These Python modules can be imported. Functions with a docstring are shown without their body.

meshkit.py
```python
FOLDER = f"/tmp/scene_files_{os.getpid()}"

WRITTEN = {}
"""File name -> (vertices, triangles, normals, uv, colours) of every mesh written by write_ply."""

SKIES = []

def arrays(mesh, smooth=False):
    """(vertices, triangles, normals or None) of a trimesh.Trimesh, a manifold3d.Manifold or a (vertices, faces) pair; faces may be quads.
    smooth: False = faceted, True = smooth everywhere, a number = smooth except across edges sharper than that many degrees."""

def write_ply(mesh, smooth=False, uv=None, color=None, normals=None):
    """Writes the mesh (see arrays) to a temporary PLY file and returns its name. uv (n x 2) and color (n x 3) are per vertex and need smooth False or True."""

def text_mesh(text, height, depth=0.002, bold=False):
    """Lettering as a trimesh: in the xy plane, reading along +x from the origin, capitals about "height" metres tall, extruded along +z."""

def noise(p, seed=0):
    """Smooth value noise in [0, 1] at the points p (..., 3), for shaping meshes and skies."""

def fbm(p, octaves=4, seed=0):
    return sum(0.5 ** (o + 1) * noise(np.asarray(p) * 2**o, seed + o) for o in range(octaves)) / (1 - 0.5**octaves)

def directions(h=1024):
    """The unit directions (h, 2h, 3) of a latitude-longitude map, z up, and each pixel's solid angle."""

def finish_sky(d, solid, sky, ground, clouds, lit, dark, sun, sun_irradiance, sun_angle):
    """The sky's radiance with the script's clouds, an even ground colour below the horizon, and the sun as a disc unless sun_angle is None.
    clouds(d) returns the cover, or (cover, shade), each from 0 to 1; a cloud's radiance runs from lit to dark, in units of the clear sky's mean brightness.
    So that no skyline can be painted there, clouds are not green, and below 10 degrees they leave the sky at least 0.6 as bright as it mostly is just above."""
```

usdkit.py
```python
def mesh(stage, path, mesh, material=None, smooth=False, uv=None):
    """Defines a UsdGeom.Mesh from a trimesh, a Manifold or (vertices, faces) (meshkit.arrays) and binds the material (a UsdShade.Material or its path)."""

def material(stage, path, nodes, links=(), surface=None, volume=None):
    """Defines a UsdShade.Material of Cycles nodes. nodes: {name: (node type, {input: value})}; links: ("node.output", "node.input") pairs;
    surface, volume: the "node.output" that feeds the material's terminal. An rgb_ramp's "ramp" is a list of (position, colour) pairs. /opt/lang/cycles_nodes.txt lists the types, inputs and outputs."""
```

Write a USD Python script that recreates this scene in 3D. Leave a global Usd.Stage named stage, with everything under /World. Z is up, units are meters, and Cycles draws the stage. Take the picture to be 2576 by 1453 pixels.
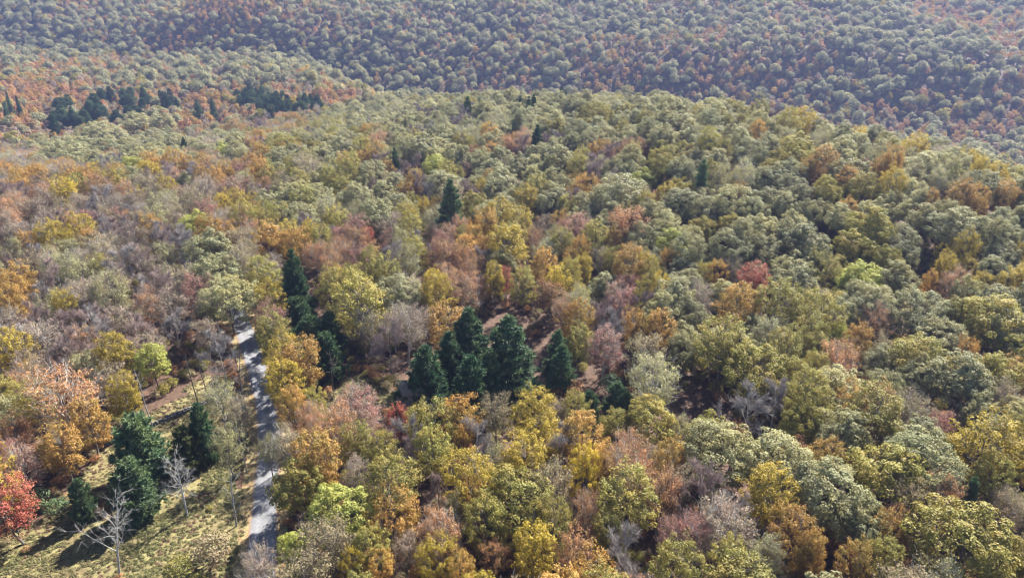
import math, numpy as np, trimesh
from pxr import Usd, UsdGeom, UsdLux, UsdShade, Gf, Sdf, Vt
import usdkit

stage = Usd.Stage.CreateInMemory()
UsdGeom.SetStageUpAxis(stage, "Z"); UsdGeom.SetStageMetersPerUnit(stage, 1.0)
world = UsdGeom.Xform.Define(stage, "/World"); stage.SetDefaultPrim(world.GetPrim())
UsdGeom.Scope.Define(stage, "/World/Looks")

# ---------------------------------------------------------------- camera, sky, sun, exposure
CAM_Z, PITCH, FPX, PW, PH = 100.0, 25.0, 1840.0, 2576.0, 1453.0
cam = UsdGeom.Camera.Define(stage, "/World/camera")
cam.CreateHorizontalApertureAttr(36.0); cam.CreateVerticalApertureAttr(36.0 * 577 / 1024)
cam.CreateFocalLengthAttr(36.0 * FPX / PW)
cam.CreateClippingRangeAttr(Gf.Vec2f(1.0, 20000.0))
cam.CreateExposureAttr(2.38)
_x = UsdGeom.Xformable(cam); _x.AddTranslateOp().Set(Gf.Vec3d(0, 0, CAM_Z)); _x.AddRotateXOp().Set(90.0 - PITCH)

SUN_AZ, SUN_EL = math.radians(35.0), math.radians(41.0)          # azimuth from +y towards +x
dome = UsdLux.DomeLight.Define(stage, "/World/sky")
skym = usdkit.material(stage, "/World/Looks/sky", {
    "s": ("sky_texture", {"sky_type": "single_scattering", "sun_disc": False, "sun_elevation": SUN_EL, "sun_rotation": SUN_AZ, "altitude": 400.0}),
    "b": ("background_shader", {"strength": 0.05})}, [("s.color", "b.color")], surface="b.background")
UsdShade.MaterialBindingAPI.Apply(dome.GetPrim()).Bind(skym)
sun = UsdLux.DistantLight.Define(stage, "/World/sun")
sun.CreateIntensityAttr(1.25); sun.CreateAngleAttr(0.5); sun.CreateColorAttr(Gf.Vec3f(1.0, 0.95, 0.86)); sun.CreateNormalizeAttr(True)
_s = UsdGeom.Xformable(sun)
# a light shines along -z: tilt it so that it comes from azimuth SUN_AZ at elevation SUN_EL
sd = np.array([math.sin(SUN_AZ) * math.cos(SUN_EL), math.cos(SUN_AZ) * math.cos(SUN_EL), math.sin(SUN_EL)])
_q = Gf.Rotation(Gf.Vec3d(0, 0, 1), Gf.Vec3d(*sd))
_s.AddTransformOp().Set(Gf.Matrix4d().SetRotate(_q))

# ---------------------------------------------------------------- projection helpers (photo grid 2576 x 1453)
CP, SP = math.cos(math.radians(PITCH)), math.sin(math.radians(PITCH))

def project(x, y, z):
    x, y, z = np.asarray(x, float), np.asarray(y, float), np.asarray(z, float) - CAM_Z
    f = y * CP - z * SP; up = y * SP + z * CP
    f = np.where(f > 1, f, 1)
    return PW / 2 + FPX * x / f, PH / 2 - FPX * up / f, f

def sstep(a, b, x):
    t = np.clip((np.asarray(x, float) - a) / (b - a), 0, 1)
    return t * t * (3 - 2 * t)

def vnoise(x, y, scale, seed):
    """smooth value noise, -1..1"""
    x, y = np.asarray(x, float) / scale, np.asarray(y, float) / scale
    xi, yi = np.floor(x), np.floor(y); fx, fy = x - xi, y - yi
    fx, fy = fx * fx * (3 - 2 * fx), fy * fy * (3 - 2 * fy)
    def h(a, b):
        v = np.sin(a * 127.1 + b * 311.7 + seed * 74.7) * 43758.5453
        return (v - np.floor(v)) * 2 - 1
    return (h(xi, yi) * (1 - fx) + h(xi + 1, yi) * fx) * (1 - fy) + (h(xi, yi + 1) * (1 - fx) + h(xi + 1, yi + 1) * fx) * fy

def crest(x, y): return 0.846 * x + 0.534 * y - 284.0

def ground(x, y):
    x, y = np.asarray(x, float), np.asarray(y, float)
    s = crest(x, y)
    z = 10 / (1 + np.exp(-(x - 20) / 60)) * sstep(120, 300, y) - 26 * sstep(330, 640, y)
    z = z + 10.5 * sstep(-180, -15, s) * sstep(150, 260, y)
    z = z - 30 * sstep(0, 1, (-0.8 * x + 0.6 * y - 240) / 380)
    z = z - 0.0035 * np.clip(s + 30, 0, 90) ** 2 - 0.63 * np.clip(s - 60, 0, None)
    z = z + 1.2 * vnoise(x, y, 45, 1) * sstep(150, 260, y) + 3 * vnoise(x, y, 130, 2) * sstep(180, 400, y)
    floor = -88 + 5 * vnoise(x, y, 260, 3)
    near = floor + np.logaddexp(0, (z - floor) / 8) * 8
    t = 0.30 * x + 0.95 * y
    far = -88 + 150 * np.tanh(np.clip(t - 800, 0, None) * 0.42 / 150) * sstep(780, 1000, t) + (24 * vnoise(x, y, 210, 5) + 11 * vnoise(x, y, 95, 6)) * sstep(850, 1050, t)
    return np.where(t > 780, np.maximum(near, far), near)

def at(u, v, lift=0.0):
    """the point where the sight line through (u, v) first comes down to the ground raised by lift"""
    o, p = u - PW / 2, PH / 2 - v
    d = np.array([o, FPX * CP + p * SP, p * CP - FPX * SP]) / FPX
    ts = np.geomspace(50, 3500, 900)
    h = CAM_Z + ts * d[2] - (ground(ts * d[0], ts * d[1]) + lift)
    k = int(np.argmax(h < 0)) if (h < 0).any() else len(ts) - 1
    a, b = ts[max(k - 1, 0)], ts[k]
    for _ in range(24):
        m = (a + b) / 2
        if CAM_Z + m * d[2] - float(ground(m * d[0], m * d[1])) - lift < 0: b = m
        else: a = m
    return b * d[0], b * d[1], float(ground(b * d[0], b * d[1]))

def graze(u, v):
    o, p = u - PW / 2, PH / 2 - v
    d = np.array([o, FPX * CP + p * SP, p * CP - FPX * SP]) / FPX
    ts = np.linspace(120, 760, 500); x, y = ts * d[0], ts * d[1]
    h = CAM_Z + ts * d[2] - ground(x, y) + np.where(crest(x, y) > 4, 1e3, 0)
    k = int(np.argmin(np.abs(h - 10)))
    return float(x[k]), float(y[k]), float(ground(x[k], y[k]))

def inside(poly, u, v):
    u, v = np.asarray(u, float), np.asarray(v, float)
    c = np.zeros(u.shape, bool); n = len(poly)
    for i in range(n):
        (x1, y1), (x2, y2) = poly[i], poly[(i + 1) % n]
        if y1 == y2: continue
        c ^= ((y1 > v) != (y2 > v)) & (u < (x2 - x1) * (v - y1) / (y2 - y1) + x1)
    return c

# ---------------------------------------------------------------- materials
def leaf_material(name, c1, c2, c3, trans=0.40, spec=0.25, rough=0.6, hue_by_place=1.0):
    """c1..c2 from one tree to the next, c3 in drifts through a crown"""
    p = f"/World/Looks/{name}"
    return usdkit.material(stage, p, {
        "oi": ("object_info", {}), "g": ("geometry", {}), "tc": ("texture_coordinate", {}),
        "r": ("rgb_ramp", {"ramp": [(0.0, c1), (0.55, tuple((a + b) / 2 for a, b in zip(c1, c2))), (1.0, c2)]}),
        "n": ("noise_texture", {"scale": 0.22, "detail": 2.0}),
        "nm": ("map_range", {"from_min": 0.42, "from_max": 0.68, "to_min": 0.0, "to_max": 0.8 * hue_by_place, "clamp": True}),
        "m": ("mix_color", {"blend_type": "mix", "b": c3}),
        "iv": ("map_range", {"from_min": 0.0, "from_max": 1.0, "to_min": 0.74, "to_max": 1.26}),
        "ov": ("math", {"math_type": "multiply_add", "value2": 7.31, "value3": 0.0}),
        "of": ("math", {"math_type": "fraction"}),
        "om": ("map_range", {"from_min": 0.0, "from_max": 1.0, "to_min": 0.82, "to_max": 1.18}),
        "vv": ("math", {"math_type": "multiply"}),
        "h": ("hsv", {"saturation": 1.0}),
        "d": ("principled_bsdf", {"roughness": rough, "specular_ior_level": spec}),
        "t": ("translucent_bsdf", {}), "x": ("mix_closure", {"fac": trans})},
        [("oi.random", "r.fac"), ("g.position", "n.vector"), ("n.fac", "nm.value"), ("nm.result", "m.fac"), ("r.color", "m.a"),
         ("g.random_per_island", "iv.value"), ("oi.random", "ov.value1"), ("ov.value", "of.value1"), ("of.value", "om.value"),
         ("iv.result", "vv.value1"), ("om.result", "vv.value2"), ("m.result", "h.color"), ("vv.value", "h.value"),
         ("h.color", "d.base_color"), ("h.color", "t.color"), ("d.BSDF", "x.closure1"), ("t.BSDF", "x.closure2")], surface="x.closure")

def noise_material(name, cols, scale, rough=0.9, detail=5.0, scale2=None, cols2=None, bump=0.0):
    nodes = {"g": ("geometry", {}), "n": ("noise_texture", {"scale": scale, "detail": detail, "roughness": 0.65}),
             "r": ("rgb_ramp", {"ramp": cols}), "p": ("principled_bsdf", {"roughness": rough, "specular_ior_level": 0.2})}
    links = [("g.position", "n.vector"), ("n.fac", "r.fac")]
    out = "r.color"
    if scale2:
        nodes["n2"] = ("noise_texture", {"scale": scale2, "detail": 4.0}); nodes["r2"] = ("rgb_ramp", {"ramp": cols2})
        nodes["m"] = ("mix_color", {"blend_type": "multiply", "fac": 1.0, "use_clamp": False})
        links += [("g.position", "n2.vector"), ("n2.fac", "r2.fac"), ("r.color", "m.a"), ("r2.color", "m.b")]; out = "m.result"
    if bump:
        nodes["b"] = ("bump", {"strength": bump, "distance": 0.15}); links += [("n.fac", "b.height"), ("b.normal", "p.normal")]
    links.append((out, "p.base_color"))
    return usdkit.material(stage, f"/World/Looks/{name}", nodes, links, surface="p.BSDF")

BARK = noise_material("bark", [(0.3, (0.07, 0.058, 0.048)), (0.7, (0.17, 0.15, 0.13))], 2.5)
PALE_BARK = noise_material("pale_bark", [(0.3, (0.20, 0.185, 0.165)), (0.7, (0.40, 0.38, 0.35))], 2.0)
TWIG = noise_material("grey_twigs", [(0.3, (0.15, 0.13, 0.12)), (0.7, (0.27, 0.24, 0.225))], 0.4)
MAUVE_TWIG = noise_material("mauve_twigs", [(0.3, (0.16, 0.115, 0.10)), (0.7, (0.27, 0.20, 0.18))], 0.4)

LEAF = {  # colour word -> material
    "sage green":      leaf_material("leaves_sage", (0.345, 0.335, 0.160), (0.425, 0.405, 0.215), (0.335, 0.285, 0.090), spec=0.2),
    "grey green":      leaf_material("leaves_grey_green", (0.265, 0.272, 0.140), (0.340, 0.330, 0.180), (0.300, 0.265, 0.105), spec=0.2),
    "olive green":     leaf_material("leaves_olive", (0.250, 0.242, 0.055), (0.325, 0.29, 0.060), (0.36, 0.265, 0.055)),
    "bright green":    leaf_material("leaves_bright_green", (0.36, 0.39, 0.085), (0.39, 0.41, 0.095), (0.41, 0.39, 0.08)),
    "golden yellow":   leaf_material("leaves_gold", (0.42, 0.32, 0.035), (0.47, 0.345, 0.035), (0.36, 0.27, 0.04)),
    "yellow":          leaf_material("leaves_yellow", (0.52, 0.40, 0.03), (0.55, 0.41, 0.04), (0.50, 0.34, 0.03)),
    "amber":           leaf_material("leaves_amber", (0.43, 0.245, 0.055), (0.48, 0.265, 0.06), (0.34, 0.255, 0.055)),
    "rust orange":     leaf_material("leaves_rust", (0.42, 0.205, 0.090), (0.47, 0.225, 0.10), (0.38, 0.26, 0.11)),
    "pinkish red":     leaf_material("leaves_pink", (0.36, 0.165, 0.13), (0.39, 0.185, 0.15), (0.32, 0.22, 0.14)),
    "bright red":      leaf_material("leaves_red", (0.40, 0.11, 0.070), (0.43, 0.125, 0.08), (0.34, 0.16, 0.075)),
    "tan brown":       leaf_material("leaves_tan", (0.32, 0.25, 0.140), (0.37, 0.28, 0.17), (0.30, 0.27, 0.12)),
    "mauve brown":     leaf_material("leaves_mauve", (0.31, 0.23, 0.175), (0.345, 0.255, 0.20), (0.31, 0.26, 0.15)),
    "dark green":      leaf_material("needles_dark", (0.038, 0.090, 0.042), (0.055, 0.112, 0.048), (0.085, 0.130, 0.036), trans=0.2, spec=0.25),
    "blue green":      leaf_material("needles_blue", (0.080, 0.150, 0.068), (0.105, 0.175, 0.078), (0.14, 0.18, 0.055), trans=0.2, spec=0.3),
    "yellowish green": leaf_material("needles_yellow", (0.11, 0.14, 0.040), (0.125, 0.15, 0.042), (0.16, 0.16, 0.04), trans=0.25),
}

# ---------------------------------------------------------------- mesh builders
def frames(t):
    t = t / (np.linalg.norm(t, axis=-1, keepdims=True) + 1e-12)
    a = np.cross(t, np.where(np.abs(t[..., 2:]) < 0.9, [0, 0, 1.0], [1.0, 0, 0]))
    a /= np.linalg.norm(a, axis=-1, keepdims=True) + 1e-12
    return t, a, np.cross(t, a)

class Wood:
    """collects tapered limbs"""
    def __init__(self): self.v, self.f, self.n = [], [], 0
    def tube(self, pts, rad, sides=5):
        p = np.asarray(pts, float); r = np.broadcast_to(rad, (len(p),))
        _, a, b = frames(np.gradient(p, axis=0))
        an = np.arange(sides) * 2 * np.pi / sides
        v = p[:, None] + r[:, None, None] * (np.cos(an)[None, :, None] * a[:, None] + np.sin(an)[None, :, None] * b[:, None])
        i, j = np.meshgrid(np.arange(len(p) - 1), np.arange(sides), indexing="ij")
        q = np.stack([i * sides + j, i * sides + (j + 1) % sides, (i + 1) * sides + (j + 1) % sides, (i + 1) * sides + j], -1).reshape(-1, 4)
        f = np.vstack([q[:, [0, 1, 2]], q[:, [0, 2, 3]]])
        self.v.append(v.reshape(-1, 3)); self.f.append(f + self.n); self.n += len(p) * sides
    def sticks(self, p0, p1, r0, r1):
        """many straight three-sided twigs at once"""
        p0, p1 = np.asarray(p0, float), np.asarray(p1, float); k = len(p0)
        if not k: return
        _, a, b = frames(p1 - p0)
        an = np.arange(3) * 2 * np.pi / 3
        ring = np.cos(an)[None, :, None] * a[:, None] + np.sin(an)[None, :, None] * b[:, None]
        r0 = np.broadcast_to(r0, (k,)); r1 = np.broadcast_to(r1, (k,))
        v = np.concatenate([p0[:, None] + ring * r0[:, None, None], p1[:, None] + ring * r1[:, None, None]], 1)
        base = np.array([[0, 1, 4], [0, 4, 3], [1, 2, 5], [1, 5, 4], [2, 0, 3], [2, 3, 5]])
        f = (base[None] + (np.arange(k) * 6)[:, None, None]).reshape(-1, 3)
        self.v.append(v.reshape(-1, 3)); self.f.append(f + self.n); self.n += k * 6
    def mesh(self): return np.vstack(self.v), np.vstack(self.f)

def unit(v): return v / (np.linalg.norm(v, axis=-1, keepdims=True) + 1e-12)

def blades(rng, pos, nrm, size, aspect=1.5, lengthwise=None):
    """leaf sprays: one bent four-sided blade at each position"""
    k = len(pos); nrm = unit(nrm)
    t = lengthwise if lengthwise is not None else rng.normal(size=(k, 3))
    t = unit(t - nrm * (t * nrm).sum(1, keepdims=True)); b = np.cross(nrm, t)
    s = (size * rng.uniform(0.65, 1.35, k))[:, None]
    L, Wd = t * s * aspect ** 0.5 * 0.5, b * s / aspect ** 0.5 * 0.5
    fold = nrm * s * 0.12
    v = np.stack([pos - L - fold, pos + Wd, pos + L - fold, pos - Wd], 1)
    f = (np.array([[0, 1, 2], [0, 2, 3]])[None] + (np.arange(k) * 4)[:, None, None]).reshape(-1, 3)
    return v.reshape(-1, 3), f

def bend(p0, p1, rng, n=5, sag=0.08):
    s = np.linspace(0, 1, n)[:, None]
    L = np.linalg.norm(np.subtract(p1, p0))
    off = rng.normal(size=3) * L * sag
    return np.asarray(p0) * (1 - s) + np.asarray(p1) * s + off * np.sin(s * np.pi) + np.array([0, 0, 1.0]) * L * 0.12 * np.sin(s * np.pi * 0.9)

def broadleaf(seed, H=16.0, R=5.5, base=0.38, clusters=70, leaves=70, size=0.42, lump=0.28, top=1.0, airy=0.0, twigs=0, crown_h=None, low=-0.35, shell=(0.72, 1.0)):
    """a broadleaf tree: trunk with limbs, crown of leaf clusters on an uneven dome"""
    rng = np.random.default_rng(seed)
    zc = H * (base + 1) / 2; hz = H * (1 - base) / 2
    lobes = unit(rng.normal(size=(7, 3)) + [0, 0, 0.5])
    cs = []
    tries = 0
    while len(cs) < clusters and tries < 8000:
        tries += 1
        d = unit(rng.normal(size=3))
        if d[2] < low: continue
        k = 1 - lump * (1 - np.clip((lobes @ d).max(), 0, 1) ** 2 * 1.6) + rng.normal() * 0.05
        rr = rng.uniform(*shell) if rng.random() < 0.85 else rng.uniform(0.35, 0.8)
        p = d * k * rr * np.array([R, R, hz * top])
        if cs and np.min(np.linalg.norm(np.array(cs) - p, axis=1)) < R * (1.55 / math.sqrt(clusters)) * (1 - tries / 9000): continue
        cs.append(p)
    cs = np.array(cs) + [0, 0, zc]
    w = Wood()
    lean = rng.normal(size=2) * 0.03 * H
    tp = np.array([[0, 0, -1.2], [0, 0, 0.3], [lean[0] * 0.3, lean[1] * 0.3, H * base * 0.6], [lean[0] * 0.7, lean[1] * 0.7, H * base * 1.1], [lean[0], lean[1], H * 0.72]])
    r0 = 0.015 * H + 0.03
    w.tube(tp, [r0 * 1.5, r0 * 1.15, r0 * 0.9, r0 * 0.75, r0 * 0.25], 7)
    nl = 8
    pick = cs[rng.permutation(len(cs))[:nl]]
    ends = []
    for i, e in enumerate(pick):
        h0 = H * rng.uniform(base * 0.8, base + 0.25); s = np.clip((h0 - 0.3) / (H * 0.72), 0, 1)
        st = np.array([lean[0] * s, lean[1] * s, h0])
        path = bend(st, st * 0.12 + e * 0.88, rng); w.tube(path, np.linspace(r0 * 0.5, r0 * 0.12, 5), 5); ends.append(path)
    nodes = np.vstack(ends)
    for c in cs:
        j = int(np.argmin(np.linalg.norm(nodes - c, axis=1) + (nodes[:, 2] > c[2]) * 2))
        w.tube(bend(nodes[j], c, rng, 3), [r0 * 0.13, r0 * 0.09, r0 * 0.04], 3)
    if twigs:
        k = rng.integers(0, len(cs), twigs)
        axis = unit(cs - [0, 0, zc - 0.35 * hz])[k] + rng.normal(size=(twigs, 3)) * 0.45 + [0, 0, 0.35]
        st = cs[k] + rng.normal(size=(twigs, 3)) * R * 0.10
        w.sticks(st, st + unit(axis) * rng.uniform(0.6, 1.5, (twigs, 1)) * R * 0.2, 0.03, 0.012)
    rc = R * 2.05 / math.sqrt(clusters) * rng.uniform(0.75, 1.3, len(cs))
    n = np.maximum(4, (leaves * rng.uniform(0.55, 1.45, len(cs)) * (1 - airy * rng.random(len(cs)))).astype(int))
    k = np.repeat(np.arange(len(cs)), n); m = len(k)
    d = unit(rng.normal(size=(m, 3)) + [0, 0, 0.25])
    pos = cs[k] + d * (rc[k] * rng.uniform(0.45, 1.05, m) ** 0.6)[:, None] * [1, 1, 0.72]
    out = unit(pos - [0, 0, zc - 0.3 * hz])
    if airy:
        pos = pos + out * (rng.uniform(-0.6, 1.0, m) * airy * R * 0.16)[:, None]
    nrm = d * 0.8 + rng.normal(size=(m, 3)) * 0.36 + out * 0.5 + [0, 0, 0.3]
    lv, lf = blades(rng, pos, nrm, size, lengthwise=(out + [0, 0, 0.5] + rng.normal(size=(m, 3)) * 0.7) if airy else None, aspect=1.9 if airy else 1.4)
    return w.mesh(), (lv, lf)

def bare(seed, H=15.0, R=4.5, n_main=7, twigs=2200, r=0.2, upright=0.6, base=0.3, dead=False, stems=1):
    """a leafless tree: trunk, and branches dividing down to twigs"""
    rng = np.random.default_rng(seed)
    w, b = Wood(), Wood()
    lean = rng.normal(size=2) * 0.04 * H
    segs = []
    for s in range(stems):
        o = rng.normal(size=2) * (0.0 if s == 0 else 0.25); ln = lean + (rng.normal(size=2) * 0.16 * H if stems > 1 else 0)
        hh = H * rng.uniform(0.85, 0.98)
        zs = np.linspace(0, 1, 7); wob = np.cumsum(rng.normal(size=(7, 2)) * 0.012 * H, 0)
        tp = np.stack([o[0] + ln[0] * zs ** 1.3 + wob[:, 0] * zs, o[1] + ln[1] * zs ** 1.3 + wob[:, 1] * zs, -0.8 + zs * (hh + 0.8)], 1)
        w.tube(tp, r * (1.15 - zs) ** 0.9 + 0.015, 6)
        for i in range(n_main):
            q = rng.uniform(base, 0.93); k = q * 6; j = min(int(k), 5)
            st = tp[j] * (1 - k + j) + tp[j + 1] * (k - j)
            a = rng.uniform(0, 2 * np.pi); L = R * rng.uniform(0.7, 1.15) * (1.25 - q * 0.75)
            d = unit(np.array([math.cos(a), math.sin(a), upright * rng.uniform(0.6, 1.6)]))
            segs.append((st, d, L, r * (1.1 - q) * 0.55 + 0.02, 0))
    P0, P1, R0, R1 = [], [], [], []
    depth = 2 if dead else 3
    while segs:
        st, d, L, rr, lv = segs.pop()
        e = st + d * L
        path = bend(st, e, rng, 4, 0.07)
        b.tube(path, np.linspace(rr, rr * 0.4, 4), 4 if lv == 0 else 3)
        if lv < depth - 1:
            for _ in range(5 if lv == 0 else 4):
                q = rng.uniform(0.3, 1.0); j = min(int(q * 3), 2); s2 = path[j] * (1 - q * 3 + j) + path[j + 1] * (q * 3 - j)
                segs.append((s2, unit(d + rng.normal(size=3) * 0.55 + [0, 0, 0.25 * upright]), L * rng.uniform(0.35, 0.6), rr * 0.5, lv + 1))
        P0.append(path[1]); P1.append(path[3]); R0.append(d)
    P0, P1, D = map(np.array, (P0, P1, R0))
    if twigs:
        k = rng.integers(0, len(P0), twigs); q = rng.uniform(0, 1, (twigs, 1))
        st = P0[k] * (1 - q) + P1[k] * q
        d = unit(D[k] + rng.normal(size=(twigs, 3)) * 0.6 + [0, 0, 0.45 * upright])
        L = rng.uniform(0.5, 1.3, (twigs, 1)) * R * 0.24
        b.sticks(st, st + d * L, 0.022, 0.008)
        k2 = rng.integers(0, twigs, twigs // 2); st2 = st[k2] + d[k2] * L[k2] * 0.5
        b.sticks(st2, st2 + unit(d[k2] + rng.normal(size=(len(k2), 3)) * 0.5) * L[k2] * 0.6, 0.014, 0.006)
    return w.mesh(), b.mesh()

def pine(seed, H=16.0, R=4.2, tiers=15, tuft=0.55, base=0.12, droop=0.0, dense=1.0, cone=0.85):
    """a conifer: whorls of branches that carry needle tufts"""
    rng = np.random.default_rng(seed)
    w = Wood(); r0 = 0.02 * H
    w.tube([[0, 0, -1], [0, 0, H * 0.35], [rng.normal() * 0.1, rng.normal() * 0.1, H * 0.75], [0, 0, H * 0.99]], [r0, r0 * 0.8, r0 * 0.4, 0.03], 7)
    pos, dr, sz = [], [], []
    for t in range(tiers):
        q = (t + rng.uniform(-0.25, 0.25)) / (tiers - 1); q = min(max(q, 0), 1)
        z = H * (base + (0.99 - base) * q)
        L0 = R * ((1 - q) ** cone * 0.95 + 0.06) * (0.7 + 0.3 * min(1, q * 5 + 0.3))
        nb = int(5 + 3 * (1 - q))
        a0 = rng.uniform(0, 6.28)
        for i in range(nb):
            a = a0 + i * 2 * np.pi / nb + rng.normal() * 0.18; L = L0 * rng.uniform(0.68, 1.18)
            up = rng.uniform(0.05, 0.3) + 0.5 * q - droop
            e = np.array([math.cos(a) * L, math.sin(a) * L, z + L * up]); st = np.array([0, 0, z])
            path = bend(st, e, rng, 4, 0.03); w.tube(path, np.linspace(0.05, 0.015, 4) * (1 + R * 0.1), 3)
            m = max(3, int(L * 5.0 * dense / max(tuft, 0.4) * 0.5))
            s = rng.uniform(0.22, 1.0, m) ** 0.75
            side = np.array([-math.sin(a), math.cos(a), 0])
            spread = rng.normal(size=(m, 1)) * 0.17 * L * (0.35 + s[:, None] * 0.75)
            p = st * (1 - s[:, None]) + e * s[:, None] + side * spread + [0, 0, 1] * rng.normal(size=(m, 1)) * 0.10
            pos.append(p); dr.append(unit(e - st) * 0.7 + side * np.sign(spread) * 0.35 + [0, 0, 0.45] + rng.normal(size=(m, 3)) * 0.15)
            sz.append(np.full(m, tuft * rng.uniform(0.8, 1.15)))
    pos, dr, sz = np.vstack(pos), unit(np.vstack(dr)), np.concatenate(sz)
    k = np.repeat(np.arange(len(pos)), 11); m = len(k)
    d = unit(dr[k] + rng.normal(size=(m, 3)) * 0.55)
    nrm = unit(rng.normal(size=(m, 3)) + [0, 0, 0.8])
    return w.mesh(), blades(rng, pos[k] + d * sz[k][:, None] * 0.45, nrm, tuft * 1.0, aspect=5.5, lengthwise=d)

# ---------------------------------------------------------------- scene helpers
COUNT = {}
def numbered(name):
    n = COUNT.get(name, 0); COUNT[name] = n + 1
    return name if n == 0 else f"{name}_{n:03d}"

def tag(prim, **kw):
    prim = prim.GetPrim() if hasattr(prim, "GetPrim") else prim
    for k, v in kw.items():
        if v: prim.SetCustomDataByKey(k, v)
    return prim

def put(prim, pos, rz=0.0, scale=None):
    x = UsdGeom.Xformable(prim); x.AddTranslateOp().Set(Gf.Vec3d(*map(float, pos)))
    if rz: x.AddRotateZOp().Set(float(rz))
    if scale is not None: x.AddScaleOp().Set(Gf.Vec3f(*map(float, scale)))

# ---------------------------------------------------------------- setting: ground, road, meadows
ROAD_L = [(622, 1600), (625, 1453), (628, 1395), (640, 1250), (655, 1130), (655, 1050), (632, 950), (603, 850), (583, 795), (566, 750), (558, 712)]
ROAD_R = [(690, 1600), (690, 1453), (690, 1395), (695, 1250), (701, 1100), (693, 1020), (672, 940), (642, 850), (613, 790), (592, 745), (582, 710)]
MEADOWS = [
    ("meadow", [(-150, 1640), (-150, 1400), (0, 1335), (70, 1318), (150, 1262), (200, 1185), (290, 1100), (330, 1065), (420, 1010), (522, 940), (552, 962), (600, 985), (622, 1030), (630, 1130), (612, 1250), (600, 1395), (590, 1640)]),
    ("clearing", [(815, 1030), (835, 985), (862, 945), (905, 925), (950, 950), (995, 988), (990, 1030), (930, 1020), (870, 1035)]),
]
PROTECT = [[p for p in ROAD_L[:9]] + [p for p in reversed(ROAD_R[:9])],
           [(-200, 1750), (-200, 1420), (20, 1345), (150, 1280), (205, 1200), (300, 1100), (365, 1010), (522, 945), (545, 960), (600, 1010), (640, 1020), (640, 1130), (620, 1250), (600, 1360), (590, 1420), (560, 1750)],
           [(1000, 960), (1060, 880), (1150, 850), (1200, 800), (1290, 790), (1330, 850), (1420, 840), (1440, 930), (1560, 960), (1580, 1010), (1500, 1025), (1300, 1010), (1000, 1015)],
           [(1640, 1000), (1720, 975), (1800, 1000), (1850, 1060), (1860, 1100), (1690, 1060)], [(715, 690), (790, 690), (850, 850), (900, 870), (900, 905), (790, 880), (730, 800)],
           [(840, 1015), (845, 965), (890, 935), (985, 985), (985, 1020)]]

def soft(p, closed=False):
    return p

def ground_mesh():
    rr = np.concatenate([np.linspace(20, 420, 150), np.geomspace(424, 5200, 130)]); aa = np.radians(np.linspace(-62, 62, 230))
    R, A = np.meshgrid(rr, aa, indexing="ij")
    x, y = R * np.sin(A), R * np.cos(A) - 15
    v = np.stack([x, y, ground(x, y)], -1).reshape(-1, 3); n = len(aa)
    i, j = np.meshgrid(np.arange(len(rr) - 1), np.arange(n - 1), indexing="ij")
    a = i * n + j
    q = np.stack([a, a + 1, a + n + 1, a + n], -1).reshape(-1, 4)[:, ::-1]
    return v, np.vstack([q[:, [0, 1, 2]], q[:, [0, 2, 3]]])

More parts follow.
